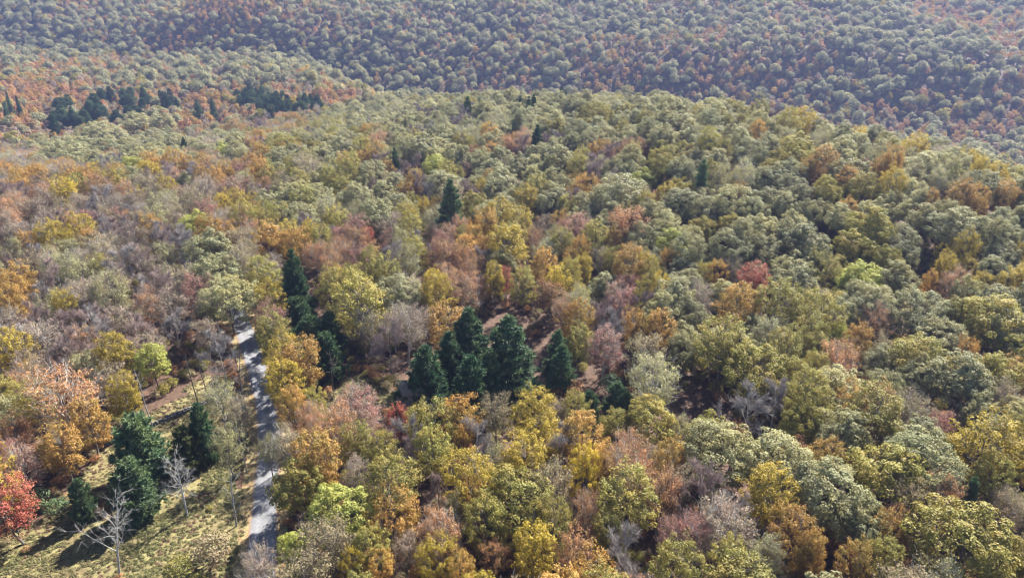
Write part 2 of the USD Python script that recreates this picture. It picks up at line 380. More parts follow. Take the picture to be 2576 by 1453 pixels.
FLOOR = noise_material("forest_floor", [(0.25, (0.030, 0.022, 0.017)), (0.5, (0.070, 0.046, 0.033)), (0.75, (0.115, 0.078, 0.055))], 0.9, scale2=0.06, cols2=[(0.3, (0.7, 0.65, 0.6)), (0.7, (1.15, 1.0, 0.95))], bump=0.6)
m = usdkit.mesh(stage, "/World/ground", ground_mesh(), FLOOR, smooth=True); tag(m, kind="structure", label="forest floor of brown fallen leaves under the trees")

road_l = np.array([at(*p) for p in ROAD_L]); road_r = np.array([at(*p) for p in ROAD_R])
def resample(p, n):
    d = np.concatenate([[0], np.cumsum(np.linalg.norm(np.diff(p[:, :2], axis=0), axis=1))])
    s = np.linspace(0, d[-1], n)
    q = np.stack([np.interp(s, d, p[:, k]) for k in range(2)], 1)
    for _ in range(6): q[1:-1] = (q[:-2] + q[1:-1] * 2 + q[2:]) / 4
    return q
RC = (resample(road_l, 90) + resample(road_r, 90)) / 2
_t = np.gradient(RC, axis=0); _t /= np.linalg.norm(_t, axis=1, keepdims=True); RN = np.stack([-_t[:, 1], _t[:, 0]], 1)
RW = 2.7
def strip(o0, o1, lift, wob=0.0, seed=0, n=7):
    rng = np.random.default_rng(seed)
    offs = np.linspace(o0, o1, n); V = []
    e = np.convolve(rng.normal(size=len(RC)), np.ones(5) / 5, "same") * wob
    for k, c in enumerate(RC):
        p = c + RN[k] * (offs[:, None] + e[k] * np.linspace(-1, 1, n)[:, None])
        crown = 0.06 * (1 - (offs / max(abs(o0), abs(o1))) ** 2)
        V.append(np.column_stack([p, ground(p[:, 0], p[:, 1]) + lift + crown]))
    V = np.vstack(V); i, j = np.meshgrid(np.arange(len(RC) - 1), np.arange(n - 1), indexing="ij"); a = i * n + j
    q = np.stack([a, a + 1, a + n + 1, a + n], -1).reshape(-1, 4)
    f = np.vstack([q[:, [0, 1, 2]], q[:, [0, 2, 3]]])
    nz = np.cross(V[f[0, 1]] - V[f[0, 0]], V[f[0, 2]] - V[f[0, 0]])[2]
    return V, f if nz > 0 else f[:, ::-1]
ROADM = usdkit.material(stage, "/World/Looks/road_surface", {
    "g": ("geometry", {}), "tc": ("texture_coordinate", {}), "sx": ("separate_xyz", {}),
    "n": ("noise_texture", {"scale": 1.6, "detail": 5.0, "roughness": 0.65}), "n2": ("noise_texture", {"scale": 0.22, "detail": 3.0}), "n3": ("noise_texture", {"scale": 5.0, "detail": 4.0, "roughness": 0.7}),
    "c": ("rgb_ramp", {"ramp": [(0.3, (0.105, 0.106, 0.113)), (0.55, (0.140, 0.142, 0.153)), (0.8, (0.168, 0.170, 0.182))]}),
    "tr": ("rgb_ramp", {"ramp": [(0.0, (0.80, 0.78, 0.75)), (0.16, (0.95, 0.95, 0.95)), (0.30, (1.12, 1.12, 1.12)), (0.42, (0.93, 0.92, 0.91)), (0.58, (0.93, 0.92, 0.91)), (0.70, (1.12, 1.12, 1.12)), (0.84, (0.95, 0.95, 0.95)), (1.0, (0.80, 0.78, 0.75))]}),
    "m1": ("mix_color", {"blend_type": "multiply", "fac": 1.0, "use_clamp": False}), "r2": ("rgb_ramp", {"ramp": [(0.35, (0.88, 0.88, 0.87)), (0.65, (1.08, 1.08, 1.09))]}),
    "m2": ("mix_color", {"blend_type": "multiply", "fac": 1.0, "use_clamp": False}),
    "ed": ("rgb_ramp", {"ramp": [(0.0, (0.34, 0.34, 0.34)), (0.10, (0.12, 0.12, 0.12)), (0.22, (0, 0, 0)), (0.78, (0, 0, 0)), (0.90, (0.12, 0.12, 0.12)), (1.0, (0.34, 0.34, 0.34))]}),
    "bw": ("rgb_to_bw", {}), "ad": ("math", {"math_type": "add"}), "th": ("map_range", {"from_min": 0.66, "from_max": 0.74, "to_min": 0.0, "to_max": 0.85, "clamp": True}),
    "m3": ("mix_color", {"blend_type": "mix", "b": (0.17, 0.105, 0.055)}), "p": ("principled_bsdf", {"roughness": 0.85, "specular_ior_level": 0.25})},
    [("g.position", "n.vector"), ("g.position", "n2.vector"), ("g.position", "n3.vector"), ("tc.UV", "sx.vector"), ("n.fac", "c.fac"), ("sx.x", "tr.fac"), ("c.color", "m1.a"), ("tr.color", "m1.b"), ("n2.fac", "r2.fac"), ("m1.result", "m2.a"), ("r2.color", "m2.b"),
     ("sx.x", "ed.fac"), ("ed.color", "bw.color"), ("bw.val", "ad.value1"), ("n3.fac", "ad.value2"), ("ad.value", "th.value"), ("th.result", "m3.fac"), ("m2.result", "m3.a"), ("m3.result", "p.base_color")], surface="p.BSDF")
VERGEM = noise_material("verge", [(0.3, (0.14, 0.07, 0.04)), (0.5, (0.20, 0.15, 0.07)), (0.7, (0.23, 0.20, 0.10))], 0.7, scale2=3.0, cols2=[(0.3, (0.6, 0.6, 0.6)), (0.7, (1.1, 1.1, 1.1))], bump=0.6)
m = usdkit.mesh(stage, "/World/road_verge", strip(-4.6, 4.6, 0.10, 0.5, 3), VERGEM, smooth=True); tag(m, kind="structure", label="rough brown grass verge along both sides of the road")
_rs = strip(-RW, RW, 0.16, 0.35, 4, 9)
m = usdkit.mesh(stage, "/World/road", _rs, ROADM, smooth=True, uv=np.stack([np.tile(np.linspace(0, 1, 9), len(RC)), np.repeat(np.linspace(0, 1, len(RC)), 9)], 1)); tag(m, kind="structure", label="pale grey single lane road running up between the trees")

def sheet(poly, lift, step=1.0, rough=0.8, seed=0):
    w = np.array([at(*p)[:2] for p in poly]); lo, hi = w.min(0) - 1, w.max(0) + 1
    gx, gy = np.arange(lo[0], hi[0], step), np.arange(lo[1], hi[1], step)
    X, Y = np.meshgrid(gx, gy, indexing="ij")
    jx, jy = X + vnoise(X, Y, 4, seed + 9) * rough * 2, Y + vnoise(X, Y, 4, seed + 11) * rough * 2
    ok = inside([tuple(p) for p in w], jx, jy)
    V = np.stack([X, Y, ground(X, Y) + lift], -1).reshape(-1, 3); n = len(gy)
    i, j = np.nonzero(ok[:-1, :-1] & ok[1:, :-1] & ok[:-1, 1:] & ok[1:, 1:]); a = i * n + j
    F = np.vstack([np.stack([a, a + n, a + n + 1], 1), np.stack([a, a + n + 1, a + 1], 1)])
    used, F = np.unique(F, return_inverse=True)
    return V[used], F.reshape(-1, 3), w, (X[ok], Y[ok])
MEADOWM = noise_material("meadow_ground", [(0.3, (0.09, 0.055, 0.033)), (0.45, (0.135, 0.112, 0.052)), (0.6, (0.175, 0.152, 0.070)), (0.8, (0.14, 0.135, 0.052))], 0.35, scale2=2.2, cols2=[(0.3, (0.55, 0.55, 0.5)), (0.65, (1.1, 1.1, 1.05))], bump=0.8)
meadow_at = []
for nm, poly in MEADOWS:
    V, F, w, pts = sheet(poly, 0.05, 0.8)
    m = usdkit.mesh(stage, "/World/" + nm, (V, F), MEADOWM, smooth=True)
    tag(m, kind="structure", label={"meadow": "overgrown straw coloured meadow left of the road", "clearing": "small open clearing right of the road before the pines"}[nm])
    meadow_at.append(np.stack(pts, 1))
meadow_at = np.vstack(meadow_at)

# ---------------------------------------------------------------- air
HAZE = 0.000062
hz = usdkit.material(stage, "/World/Looks/haze", {"v": ("principled_volume", {"color": (0.40, 0.50, 0.92), "density": HAZE, "anisotropy": 0.3})}, volume="v.volume")
hb = trimesh.creation.box(bounds=[[-5500, -120, -125], [5500, 5600, 128]])
m = usdkit.mesh(stage, "/World/haze", hb, hz); tag(m, kind="stuff", label="thin bluish air between the camera and the far slope")

# ---------------------------------------------------------------- tree forms (class prims that the trees reference)
FORMS = {}
def form(key, parts):
    """parts: [(name, mesh, material)]"""
    p = f"/World/form_{key}"
    stage.CreateClassPrim(p)
    for nm, me, mat in parts: usdkit.mesh(stage, f"{p}/{nm}", me, mat)
    FORMS[key] = p

SHAPES = {}
for i in range(4):
    SHAPES["dome", i] = broadleaf(10 + i, H=16, R=6.2 + 0.3 * (i % 3), base=0.22, clusters=160, leaves=76, size=0.32, lump=0.26, top=1.0, low=-0.6)
for i in range(4):
    SHAPES["tall", i] = broadleaf(30 + i, H=17, R=5.0 + 0.25 * (i % 3), base=0.16, clusters=190, leaves=56, size=0.29, lump=0.26, airy=0.6, twigs=160, low=-0.8)
for i in range(4):
    SHAPES["airy", i] = broadleaf(50 + i, H=16, R=4.8 + 0.3 * (i % 3), base=0.18, clusters=150, leaves=46, size=0.27, lump=0.28, airy=0.85, twigs=700, shell=(0.5, 1.0), low=-0.8)
for i in range(4):
    SHAPES["bare", i] = bare(70 + i, H=15, R=4.8, n_main=9, twigs=2600, r=0.19, upright=0.8)
for i in range(5):
    SHAPES["pine", i] = pine(90 + i, H=17, R=5.0, tiers=14, tuft=0.55, base=0.06, cone=0.74)
for i in range(3):
    SHAPES["spire", i] = pine(100 + i, H=18, R=3.0, tiers=17, tuft=0.55, base=0.06, droop=0.15, cone=0.95)
for i in range(3):
    SHAPES["roundpine", i] = pine(105 + i, H=13, R=5.2, tiers=12, tuft=0.55, base=0.02, cone=0.5, dense=1.1)
for i in range(3):
    SHAPES["shrub", i] = broadleaf(110 + i, H=3.4, R=1.9, base=0.02, clusters=30, leaves=50, size=0.22, lump=0.3, airy=0.5, twigs=60, low=-0.2)
SIZE = {"dome": (16, 6.5), "tall": (17, 5.25), "airy": (16, 5.1), "bare": (15, 4.7), "pine": (17, 5.0), "spire": (18, 3.0), "roundpine": (13, 5.2), "shrub": (3.4, 1.9)}
NSH = {"dome": 4, "tall": 4, "airy": 4, "bare": 4, "pine": 5, "spire": 3, "roundpine": 3, "shrub": 3}

# kind code -> (object name, colour words, shape)
KIND = {
    "G": ("round_green_tree", ["sage green", "grey green"], "dome"),
    "O": ("olive_green_tree", ["olive green"], "tall"),
    "D": ("domed_olive_tree", ["olive green"], "dome"),
    "L": ("bright_green_tree", ["bright green"], "dome"),
    "Y": ("golden_tree", ["golden yellow"], "tall"),
    "W": ("yellow_tree", ["yellow"], "tall"),
    "A": ("amber_tree", ["amber"], "tall"),
    "R": ("rusty_tree", ["rust orange"], "airy"),
    "K": ("pink_red_tree", ["pinkish red"], "airy"),
    "C": ("red_tree", ["bright red"], "tall"),
    "B": ("brown_tree", ["tan brown", "mauve brown"], "airy"),
    "E": ("thin_green_tree", ["sage green"], "airy"),
    "S": ("bare_tree", ["grey", "mauve grey"], "bare"),
    "P": ("pine_tree", ["dark green", "blue green"], "pine"),
    "Q": ("yellowish_pine_tree", ["yellowish green"], "roundpine"),
    "N": ("pine_tree", ["blue green"], "roundpine"),
    "M": ("pine_tree", ["dark green"], "roundpine"),
    "T": ("narrow_pine_tree", ["dark green"], "spire"),
    "H": ("shrub", ["blue green"], "shrub"), "J": ("shrub", ["tan brown"], "shrub"), "U": ("shrub", ["rust orange"], "shrub"), "V": ("shrub", ["olive green"], "shrub"),
}
def get_form(code, colour, i):
    name, cols, shape = KIND[code]
    key = f"{shape}_{colour.replace(' ', '_')}_{i}"
    if key not in FORMS:
        wd, lf = SHAPES[shape, i]
        if shape == "bare":
            mat = TWIG if colour == "grey" else MAUVE_TWIG
            form(key, [("trunk", wd, PALE_BARK if colour == "grey" else BARK), ("branches", lf, mat)])
        else:
            form(key, [("trunk", wd, PALE_BARK if shape == "airy" and i % 2 else BARK), ("crown", lf, LEAF[colour])])
    return FORMS[key]

# ---------------------------------------------------------------- where the trees stand
TILES = {1: (0, 846, 1.717), 2: (1000, 846, 1.717), 3: (2000, 846, 1.717), 4: (0, 200, 2.076), 5: (1000, 200, 2.076), 6: (2000, 200, 2.076)}
SPOTS = {
 1: "C45,1080,210 K100,880,190 O20,560,150 Y60,340,200 R330,540,300 Y630,530,150 L770,370,150 L655,345,70 Y330,100,130 N690,770,260 N660,980,220 Q930,780,150 P1010,690,150 N405,1040,115 H285,1090,85 H180,1060,120 "
    "Y1370,60,150 O1370,235,180 A1520,370,210 Y1430,480,180 A1480,600,150 O1590,590,110 B1450,790,160 A1600,870,240 D1500,1000,220 L1712,1150,290 L1500,1330,170 B1300,1410,170 V900,1400,110 "
    "M1500,130,150 M1560,235,190 M1640,320,170 M1480,30,150 M1660,210,150 G1150,60,230 B1080,100,140 B860,100,160 R750,80,140 S880,200,120 B1030,230,120 E1100,560,150 B1200,620,110 E1150,790,150 J1060,1290,150 B200,260,200 S330,330,170 E420,400,130 O170,560,150 R120,480,150 B560,470,150 S500,250,150 R430,260,140 B620,170,140 R80,720,130 J220,850,140 J170,640,120 E1350,810,100",
 2: "Y480,30,160 O90,80,250 A530,210,220 S240,290,170 P640,250,240 P840,310,290 P655,480,230 P430,440,250 N320,550,140 P545,350,200 P750,440,190 H700,560,90 P1090,320,150 P1110,390,150 O1200,280,140 K1320,300,180 A1590,220,170 A1470,190,120 B1530,330,180 E1570,470,250 H1360,470,90 N1385,555,140 N1250,590,110 N1430,600,120 U1150,500,130 "
    "R1040,40,140 R1120,120,140 E1190,90,150 K1400,60,150 S1510,110,130 K100,610,190 C285,680,110 S360,580,130 H455,615,110 S90,690,100 O80,790,170 O210,840,160 O440,690,210 A600,660,180 B780,640,170 Y980,650,220 B1080,650,130 O1170,620,140 Y1000,770,190 A1200,760,220 D1380,710,150 D1540,680,230 E1690,730,120 "
    "S680,790,170 E780,890,140 O450,830,190 S330,880,140 B80,950,150 Y640,960,240 Y930,880,230 S1120,830,190 W1220,920,170 A1310,910,130 R1450,830,200 O1440,1070,280 A1650,880,160 B1690,990,140 D880,1080,310 E580,1130,130 A660,1060,130 O250,1000,260 A270,1150,230 R500,1250,230 Y480,1370,190 O150,1330,190 B330,1330,150 Y980,1330,210 R1170,1330,190 R760,1360,130 S1420,1400,250 R1250,1130,150 O1340,1250,180 K1660,1250,150 S490,1020,110 A600,1440,150 A200,1430,160 Y60,1420,130",
 3: "O200,290,250 B80,60,150 A280,100,190 O470,100,230 E430,260,190 O500,330,190 O690,130,210 O640,230,180 L780,255,110 R780,370,190 R960,170,150 G1190,130,240 A880,280,140 G990,380,150 B1010,320,130 D1190,370,240 G780,520,240 A820,590,160 G1180,450,190 G1390,470,280 D1560,440,220 D1550,170,260 G1640,240,200 D1450,250,150 G1600,90,200 S330,640,210 S470,560,180 O960,650,290 B1140,640,190 K1290,700,120 G1480,640,150 B1600,560,150 "
    "G170,830,300 D120,740,190 R260,750,120 G480,890,300 R560,830,110 G800,760,280 A720,880,180 D1010,950,330 G720,1050,340 G880,1190,230 Y430,1040,240 R1300,1050,180 P1440,1050,110 Y1540,800,280 O1550,960,180 B1650,1100,160 D1400,1270,420 D1610,1360,220 A550,1240,220 A640,1340,150 B230,1200,260 K60,1230,190 O230,1380,190 A1020,1230,170 R1080,1190,140 R1200,1320,160 A870,1400,170 O1000,1380,170 O1690,740,150 D1660,330,160 A1420,340,120",
 4: "G400,520,190 G560,490,150 G640,500,160 G760,490,150 G860,470,140 G1050,470,170 G300,550,150 G930,430,130 G620,400,170 G830,335,150 G1000,340,140 G480,480,140 G720,430,140 G540,400,140 L820,610,150 W580,640,90 W980,640,80 W390,770,170 O470,740,140 D1510,410,100 K1470,640,120 R1270,620,130 L1360,520,110 K1400,750,130 G790,680,150 Y690,700,140 G1140,710,130 R1100,770,100 W1350,830,85 K1450,980,75 O1480,920,160 L1190,970,170 G1270,1120,250 G1310,1270,250 A920,990,150 S630,820,150 S350,970,130 A1640,1050,190 A1800,1080,160 O1690,910,150 O1850,830,160 O1580,950,130 O1960,1050,140 O1590,1280,200 P1800,1340,180 O2020,1330,170 B1880,610,170 B1730,720,150 R1610,730,100 G1700,770,120 G1910,700,110 R430,960,120 B200,880,150 A130,1300,190 B200,1200,160 E500,1260,170 O600,1230,130 S750,1200,190 S850,1200,170 E1000,1150,150 E420,1120,140 E80,1130,140 P450,330,75 P340,370,70 P1210,280,70 P1300,270,60 P1040,200,60 P880,190,70 P1130,520,60",
 5: "P770,290,75 P1090,270,55 P1140,285,65 P1170,270,65 P1340,150,55 P1365,160,45 P1190,500,105 P670,910,190 P330,620,80 H1930,700,50 G480,500,200 A210,530,150 A280,640,100 O60,600,140 G390,500,150 L580,610,140 K750,640,90 G620,720,210 A450,690,110 G960,740,200 Y860,750,90 A900,690,80 G1170,680,150 G1280,690,150 G1330,580,210 Y1130,820,150 Y960,920,190 Y1080,960,190 G1280,830,190 G1700,780,270 G1500,850,170 L1830,700,140 S1550,650,180 B1680,690,110 G240,780,170 G220,900,190 D420,830,110 Y500,860,90 A580,860,80 C170,1040,75 K290,1060,100 K110,1150,140 O430,1000,160 O450,1130,150 R620,1150,190 O740,1050,110 Y1000,1080,220 E980,1110,80 R1170,1050,120 O1340,1080,160 B1250,970,120 K1420,980,170 R1740,960,230 A1660,1070,120 L2010,1090,190 S870,1180,130 A1230,1210,160 A1400,1190,120 Y1470,1230,120 W1310,1320,170 C1000,1290,85 O1110,1320,150 K1110,1260,70 W560,1330,130 K540,1310,80 O250,1260,200 O70,1300,150 K1740,1330,120 B1560,1160,110 O1640,1180,120 Y1930,1340,120 O1880,1250,120 A1990,1190,120 O1450,1410,120",
 6: "P110,740,120 W90,290,70 D250,310,95 D370,340,90 W730,340,150 K770,365,60 W1080,370,110 W1420,490,150 W1750,520,150 Y1940,570,120 G550,350,100 A450,390,100 A850,590,170 A760,640,120 A1000,700,140 K1100,630,90 A1190,640,110 A1700,800,170 A1960,790,150 A1770,870,130 A1800,810,120 C430,1310,190 L1060,1300,240 G600,860,190 D300,980,150 G480,1010,210 G740,1080,270 D120,1000,160 G120,880,170 G500,1120,180 D1040,1110,220 G960,930,180 G1150,900,180 G1280,860,180 G1650,980,250 Y1580,1150,95 G1320,1060,190 G1320,1150,170 G1940,950,170 G2000,1050,170 O850,1240,180 G1300,1300,220 A200,1260,120 O120,1270,110 B300,1230,130 A1500,1320,90 R1650,1330,180 G1900,1250,190 K1430,1110,60 K800,790,60 Y2040,1150,120 A1500,830,110",
}
rng = np.random.default_rng(7)
trees = []   # dicts: code, x, y, z, scale (xy), sz, rot, colour, shape index
def add_tree(code, x, y, R, Hs=1.0, hand=False, colour=None):
    name, cols, shape = KIND[code]
    H0, R0 = SIZE[shape]
    s = R / R0; sz = (0.45 + 0.55 * s) * Hs if shape != "shrub" else s
    trees.append(dict(code=code, name=name, shape=shape, x=x, y=y, z=float(ground(x, y)) - 0.1, s=s, sz=sz, rot=float(rng.uniform(0, 360)),
                      colour=colour or cols[int(rng.integers(len(cols)))], i=int(rng.integers(NSH[shape])), hand=hand, R=R, H=H0 * sz))
for t, txt in SPOTS.items():
    ox, oy, k = TILES[t]
    for w in txt.split():
        code = w[0]; px, py, wd = map(float, w[1:].split(","))
        u, v = (px / k + ox) * PW / 3000, (py / k + oy) * PW / 3000; wpx = wd / k * PW / 3000
        H0, R0 = SIZE[KIND[code][2]]; H = H0
        for _ in range(4):
            x, y, z = at(u, v, 0.62 * H)
            if crest(x, y) > 6 and t != 4 and KIND[code][2] != "shrub":    # the sight line only grazes the crest: stand the tree where it passes closest
                x, y, z = graze(u, v)
            f = float(project(x, y, z + 0.62 * H)[2]); R = wpx / 2 * f / FPX * 1.16
            s = R / R0; H = H0 * ((0.45 + 0.55 * s) if KIND[code][2] != "shrub" else s)
        add_tree(code, x, y, R, 1.3 if code == "P" and t > 3 else 1.0, hand=True)
n_hand = len(trees)

# the pines standing together in the valley to the left
for poly, n, code, Rr in (([(100, 285), (150, 245), (300, 228), (380, 240), (360, 290), (250, 310), (150, 315)], 40, "M", (5.5, 7.5)),
                          ([(575, 232), (640, 222), (715, 232), (730, 262), (700, 288), (600, 265)], 46, "M", (4.4, 5.8)),
                          ([(735, 248), (830, 240), (835, 262), (740, 280)], 16, "M", (4.0, 5.2)), ([(20, 255), (60, 250), (40, 300), (10, 300)], 5, "T", (3, 4)), ([(400, 245), (470, 250), (450, 265), (400, 262)], 7, "P", (4, 5))):
    pl = np.array(poly); k = 0
    while k < n:
        u, v = rng.uniform(*([pl[:, 0].min(), pl[:, 0].max()])), rng.uniform(*([pl[:, 1].min(), pl[:, 1].max()]))
        if not inside(poly, u, v): continue
        x, y, z = at(u, v, 13.0)
        if math.hypot(x, y) < 640 and crest(x, y) > -200: x, y, z = at(u, v, 2.0)
        add_tree(code, x, y, rng.uniform(*Rr), rng.uniform(1.1, 1.5), hand=True, colour="dark green" if rng.random() < 0.4 else "blue green"); k += 1

def palette(u, v):
    """mix of tree kinds by place on the hillside"""
    if v < 335 and u > 820: return "G" * 22 + "DDOES"
    if u > 1650 and v < 900: return "G" * 34 + "DDDDDDOOAYBE"
    if 80 < u < 620 and 300 < v < 430: return "G" * 14 + "RBBAE"
    if u < 300 and v < 520: return "BBBBSSRRAAE"
    if v < 330: return "GGGEEAARRBBBS"
    if u < 660 and v < 1010: return "BBBBBBSSSSSSSSRRRRAAAEEYK"
    if v < 560: return "G" * 12 + "OOODDBBAAESSR"
    if v < 930: return "OOOOOOYYAAAAARRRBBBEEGGSSKK"
    if u > 1850: return "GGGGGGDDDDOOOAABBRE"
    return "OOOOOOYYYAAAARRBBBEEGDSK"

hx = np.array([t["x"] for t in trees]); hy = np.array([t["y"] for t in trees]); hR = np.array([t["R"] for t in trees])
hu, hv, hf = project(hx, hy, np.array([t["z"] + 0.62 * t["H"] for t in trees])); hp = hR * FPX / hf
step = 4.4
GX, GY = np.meshgrid(np.arange(-520, 330, step), np.arange(40, 760, step), indexing="ij")
GX = (GX + rng.uniform(-0.42, 0.42, GX.shape) * step).ravel(); GY = (GY + rng.uniform(-0.42, 0.42, GY.shape) * step).ravel()
sc = crest(GX, GY); tt = 0.30 * GX + 0.95 * GY
GZ = ground(GX, GY); gu, gv, gf = project(GX, GY, GZ + 9)
keep = (sc < 45) & (gf > 60) & (gu > -420) & (gu < PW + 420) & (gv < PH + 330) & (np.hypot(GX, GY) < 690) & (tt < 640)
GX, GY, GZ, gu, gv, gf = (a[keep] for a in (GX, GY, GZ, gu, gv, gf))
rd = np.min(np.hypot(GX[:, None] - RC[None, :, 0], GY[:, None] - RC[None, :, 1]), axis=1)
order = rng.permutation(len(GX)); taken = {}
for k in order:
    x, y, z, u, v, f, d = GX[k], GY[k], GZ[k], gu[k], gv[k], gf[k], rd[k]
    pal = palette(u, v); code = pal[int(rng.integers(len(pal)))]
    if rng.random() < 0.45:      # alike kinds stand in drifts
        nb = [(math.hypot(x - a, y - b), c4) for i in (-1, 0, 1) for j in (-1, 0, 1) for a, b, _, c4 in taken.get((int(x // 12) + i, int(y // 12) + j), ())]
        if nb and min(nb)[0] < 17 and min(nb)[1] in pal: code = min(nb)[1]
    H0, R0 = SIZE[KIND[code][2]]; s = rng.uniform(0.66, 1.10); R = R0 * s
    cell = (int(x // 12), int(y // 12))
    if any(math.hypot(x - a, y - b) < 0.62 * (R + c) for i in (-1, 0, 1) for j in (-1, 0, 1) for a, b, c, _ in taken.get((cell[0] + i, cell[1] + j), ())): continue
    if d < RW + 1.2: continue
    dd = np.hypot(hx - x, hy - y)
    if (dd < 0.62 * (hR + R)).any(): continue
    r = R * FPX / f; Hs = rng.uniform(0.85, 1.18); H = H0 * (0.45 + 0.55 * s) * Hs
    if ((hf > f) & (np.hypot(hu - u, hv - v) < 0.52 * (hp + r)) & (dd < 60)).any(): continue
    cz = z + 0.62 * H
    pu, pv, _ = project(np.full(17, x), np.full(17, y), np.concatenate([np.full(16, cz), [z]]))
    an = np.arange(16) * np.pi / 8; pu[:16] += np.cos(an) * r * np.repeat([0.85, 0.5], 8); pv[:16] += np.sin(an) * r * np.repeat([0.85, 0.5], 8)
    if any(inside(p, pu, pv).any() for p in PROTECT): continue
    taken.setdefault(cell, []).append((x, y, R, code)); add_tree(code, x, y, R, Hs)

# ---------------------------------------------------------------- how much of each tree shows
VW, VH = 1024, 577; KV = VW / PW
own = np.full((VH, VW), -1, int)
tu, tv, tf = project(np.array([t["x"] for t in trees]), np.array([t["y"] for t in trees]), np.array([t["z"] + 0.64 * t["H"] for t in trees]))
for k in np.argsort(tf):
    t = trees[k]; cx, cy = tu[k] * KV, tv[k] * KV; q = FPX * KV / tf[k]
    por = 0.75 if t["shape"] in ("bare", "airy") else 0.95
    rx = max(t["R"] * q * por, 0.6); ry = max(math.hypot(0.33 * t["H"] * q * 0.85, t["R"] * q * 0.5) * por, 0.6)
    x0, x1, y0, y1 = int(max(cx - rx, 0)), int(min(cx + rx + 1, VW - 1)), int(max(cy - ry, 0)), int(min(cy + ry + 1, VH - 1))
    if x1 < x0 or y1 < y0: continue
    X, Y = np.meshgrid(np.arange(x0, x1 + 1), np.arange(y0, y1 + 1))
    sub = own[y0:y1 + 1, x0:x1 + 1]; sub[((X - cx) / rx) ** 2 + ((Y - cy) / ry) ** 2 <= 1] = np.where(sub[((X - cx) / rx) ** 2 + ((Y - cy) / ry) ** 2 <= 1] < 0, k, sub[((X - cx) / rx) ** 2 + ((Y - cy) / ry) ** 2 <= 1])
shown = np.bincount(own[own >= 0], minlength=len(trees))
yy, xx = np.mgrid[0:VH, 0:VW]
seen_u = np.bincount(own[own >= 0], weights=xx[own >= 0], minlength=len(trees)) / np.maximum(shown, 1) / KV
seen_v = np.bincount(own[own >= 0], weights=yy[own >= 0], minlength=len(trees)) / np.maximum(shown, 1) / KV
per = {}
for k in np.argsort(-shown - 60 * np.array([t["hand"] for t in trees]) * (shown > 3)):
    t = trees[k]
    L = per.setdefault(t["name"], [])
    t["single"] = bool(shown[k] >= 6 and len(L) < 300)
    if t["single"]: L.append(k)

# ---------------------------------------------------------------- labels that single each tree out
LANDMARKS = [("the narrow road", 655, 1050), ("the tall pine clump", 1230, 900), ("the lone hill pine", 1348, 385), ("the meadow pines", 335, 1160), ("the stone wall", 470, 1045),
             ("the small clearing", 900, 975), ("the blue mid-hill pine", 1137, 560), ("the right slope pine", 1762, 480), ("the roadside lime tree", 855, 1310), ("the left-edge red tree", 25, 1250),
             ("the mid-hill red tree", 1272, 708), ("the yellow crest trees", 2400, 385), ("the hilltop pines", 1320, 290), ("the rust round tree", 1895, 720), ("the blue grey dome", 2290, 1150), ("the dark pine gully", 760, 760),
             ("the valley pine grove", 230, 265), ("the shoulder sage domes", 300, 375), ("the bottom gold crown", 1335, 1400), ("the corner lime crown", 2420, 1370), ("the far-left amber tree", 160, 495),
             ("the dark hollow", 1770, 1040), ("the right lime dome", 2150, 715), ("the meadow yellow tree", 385, 910), ("the tall roadside sage", 530, 670), ("the hill summit", 1200, 240), ("the bottom bare dome", 1565, 1420)]
FORMWORD = {"dome": "round", "tall": "upright", "airy": "thin-leaved", "bare": "leafless", "pine": "conifer", "spire": "narrow conifer", "roundpine": "rounded conifer", "shrub": "bush"}
def relation(du, dv):
    if abs(du) < 18 and abs(dv) < 18: return "beside"
    if abs(du) > 2.2 * abs(dv): return "right of" if du > 0 else "left of"
    if abs(dv) > 2.2 * abs(du): return "below" if dv > 0 else "above"
    return ("below right of" if du > 0 else "below left of") if dv > 0 else ("above right of" if du > 0 else "above left of")
singles = [k for k, t in enumerate(trees) if t["single"]]
base_label = {}
for k in singles:
    t = trees[k]
    big = shown[k]
    size = "large" if big > 1400 else "mid-sized" if big > 350 else "small" if big > 90 else "tiny"
    nm, lu, lv = min(LANDMARKS, key=lambda L: abs(L[1] - seen_u[k]) + 1.3 * abs(L[2] - seen_v[k]) + (400 if abs(L[1] - seen_u[k]) + abs(L[2] - seen_v[k]) < 26 else 0))
    du, dv = seen_u[k] - lu, seen_v[k] - lv
    dist = math.hypot(du, dv)
    near = "" if dist < 200 else "far "
    what = f"{t['colour']} {FORMWORD[t['shape']]}" + ("" if t["shape"] in ("pine", "spire", "roundpine", "shrub") else " tree")
    base_label.setdefault((size, what, near + relation(du, dv) + " " + nm), []).append(k)
ORD = ["first", "second", "third", "fourth", "fifth", "sixth", "seventh", "eighth", "ninth", "tenth", "eleventh", "twelfth", "thirteenth", "fourteenth", "fifteenth", "sixteenth", "seventeenth", "eighteenth", "nineteenth", "twentieth"]
def nth(i): return ORD[i] if i < 20 else f"{i + 1}th"
for (size, what, where), ks in base_label.items():
    ks.sort(key=lambda k: seen_u[k])
    for i, k in enumerate(ks):
        t = trees[k]
        if len(ks) == 1: t["label"] = f"{size} {what} {where}"
        elif len(ks) == 2: t["label"] = f"{size} {what} {where}, {'left' if i == 0 else 'right'} of two"
        else: t["label"] = f"{size} {what} {where}, {nth(i)} from left"
GROUP = {"G": "round green trees on the hill", "D": "domed olive trees on the hill", "O": "olive green trees on the hill", "A": "amber trees on the hill", "Y": "golden trees on the hill", "W": "yellow trees on the hill", "B": "brown trees on the hill",
         "R": "rusty trees on the hill", "K": "pink red trees on the hill", "C": "red trees on the hill", "S": "bare trees on the hill", "E": "thin green trees on the hill", "L": "bright green trees on the hill", "P": "pine trees", "N": "pine trees", "M": "pine trees", "T": "narrow pine trees", "Q": "pine trees",
         "H": "shrubs", "J": "shrubs", "U": "shrubs", "V": "shrubs"}

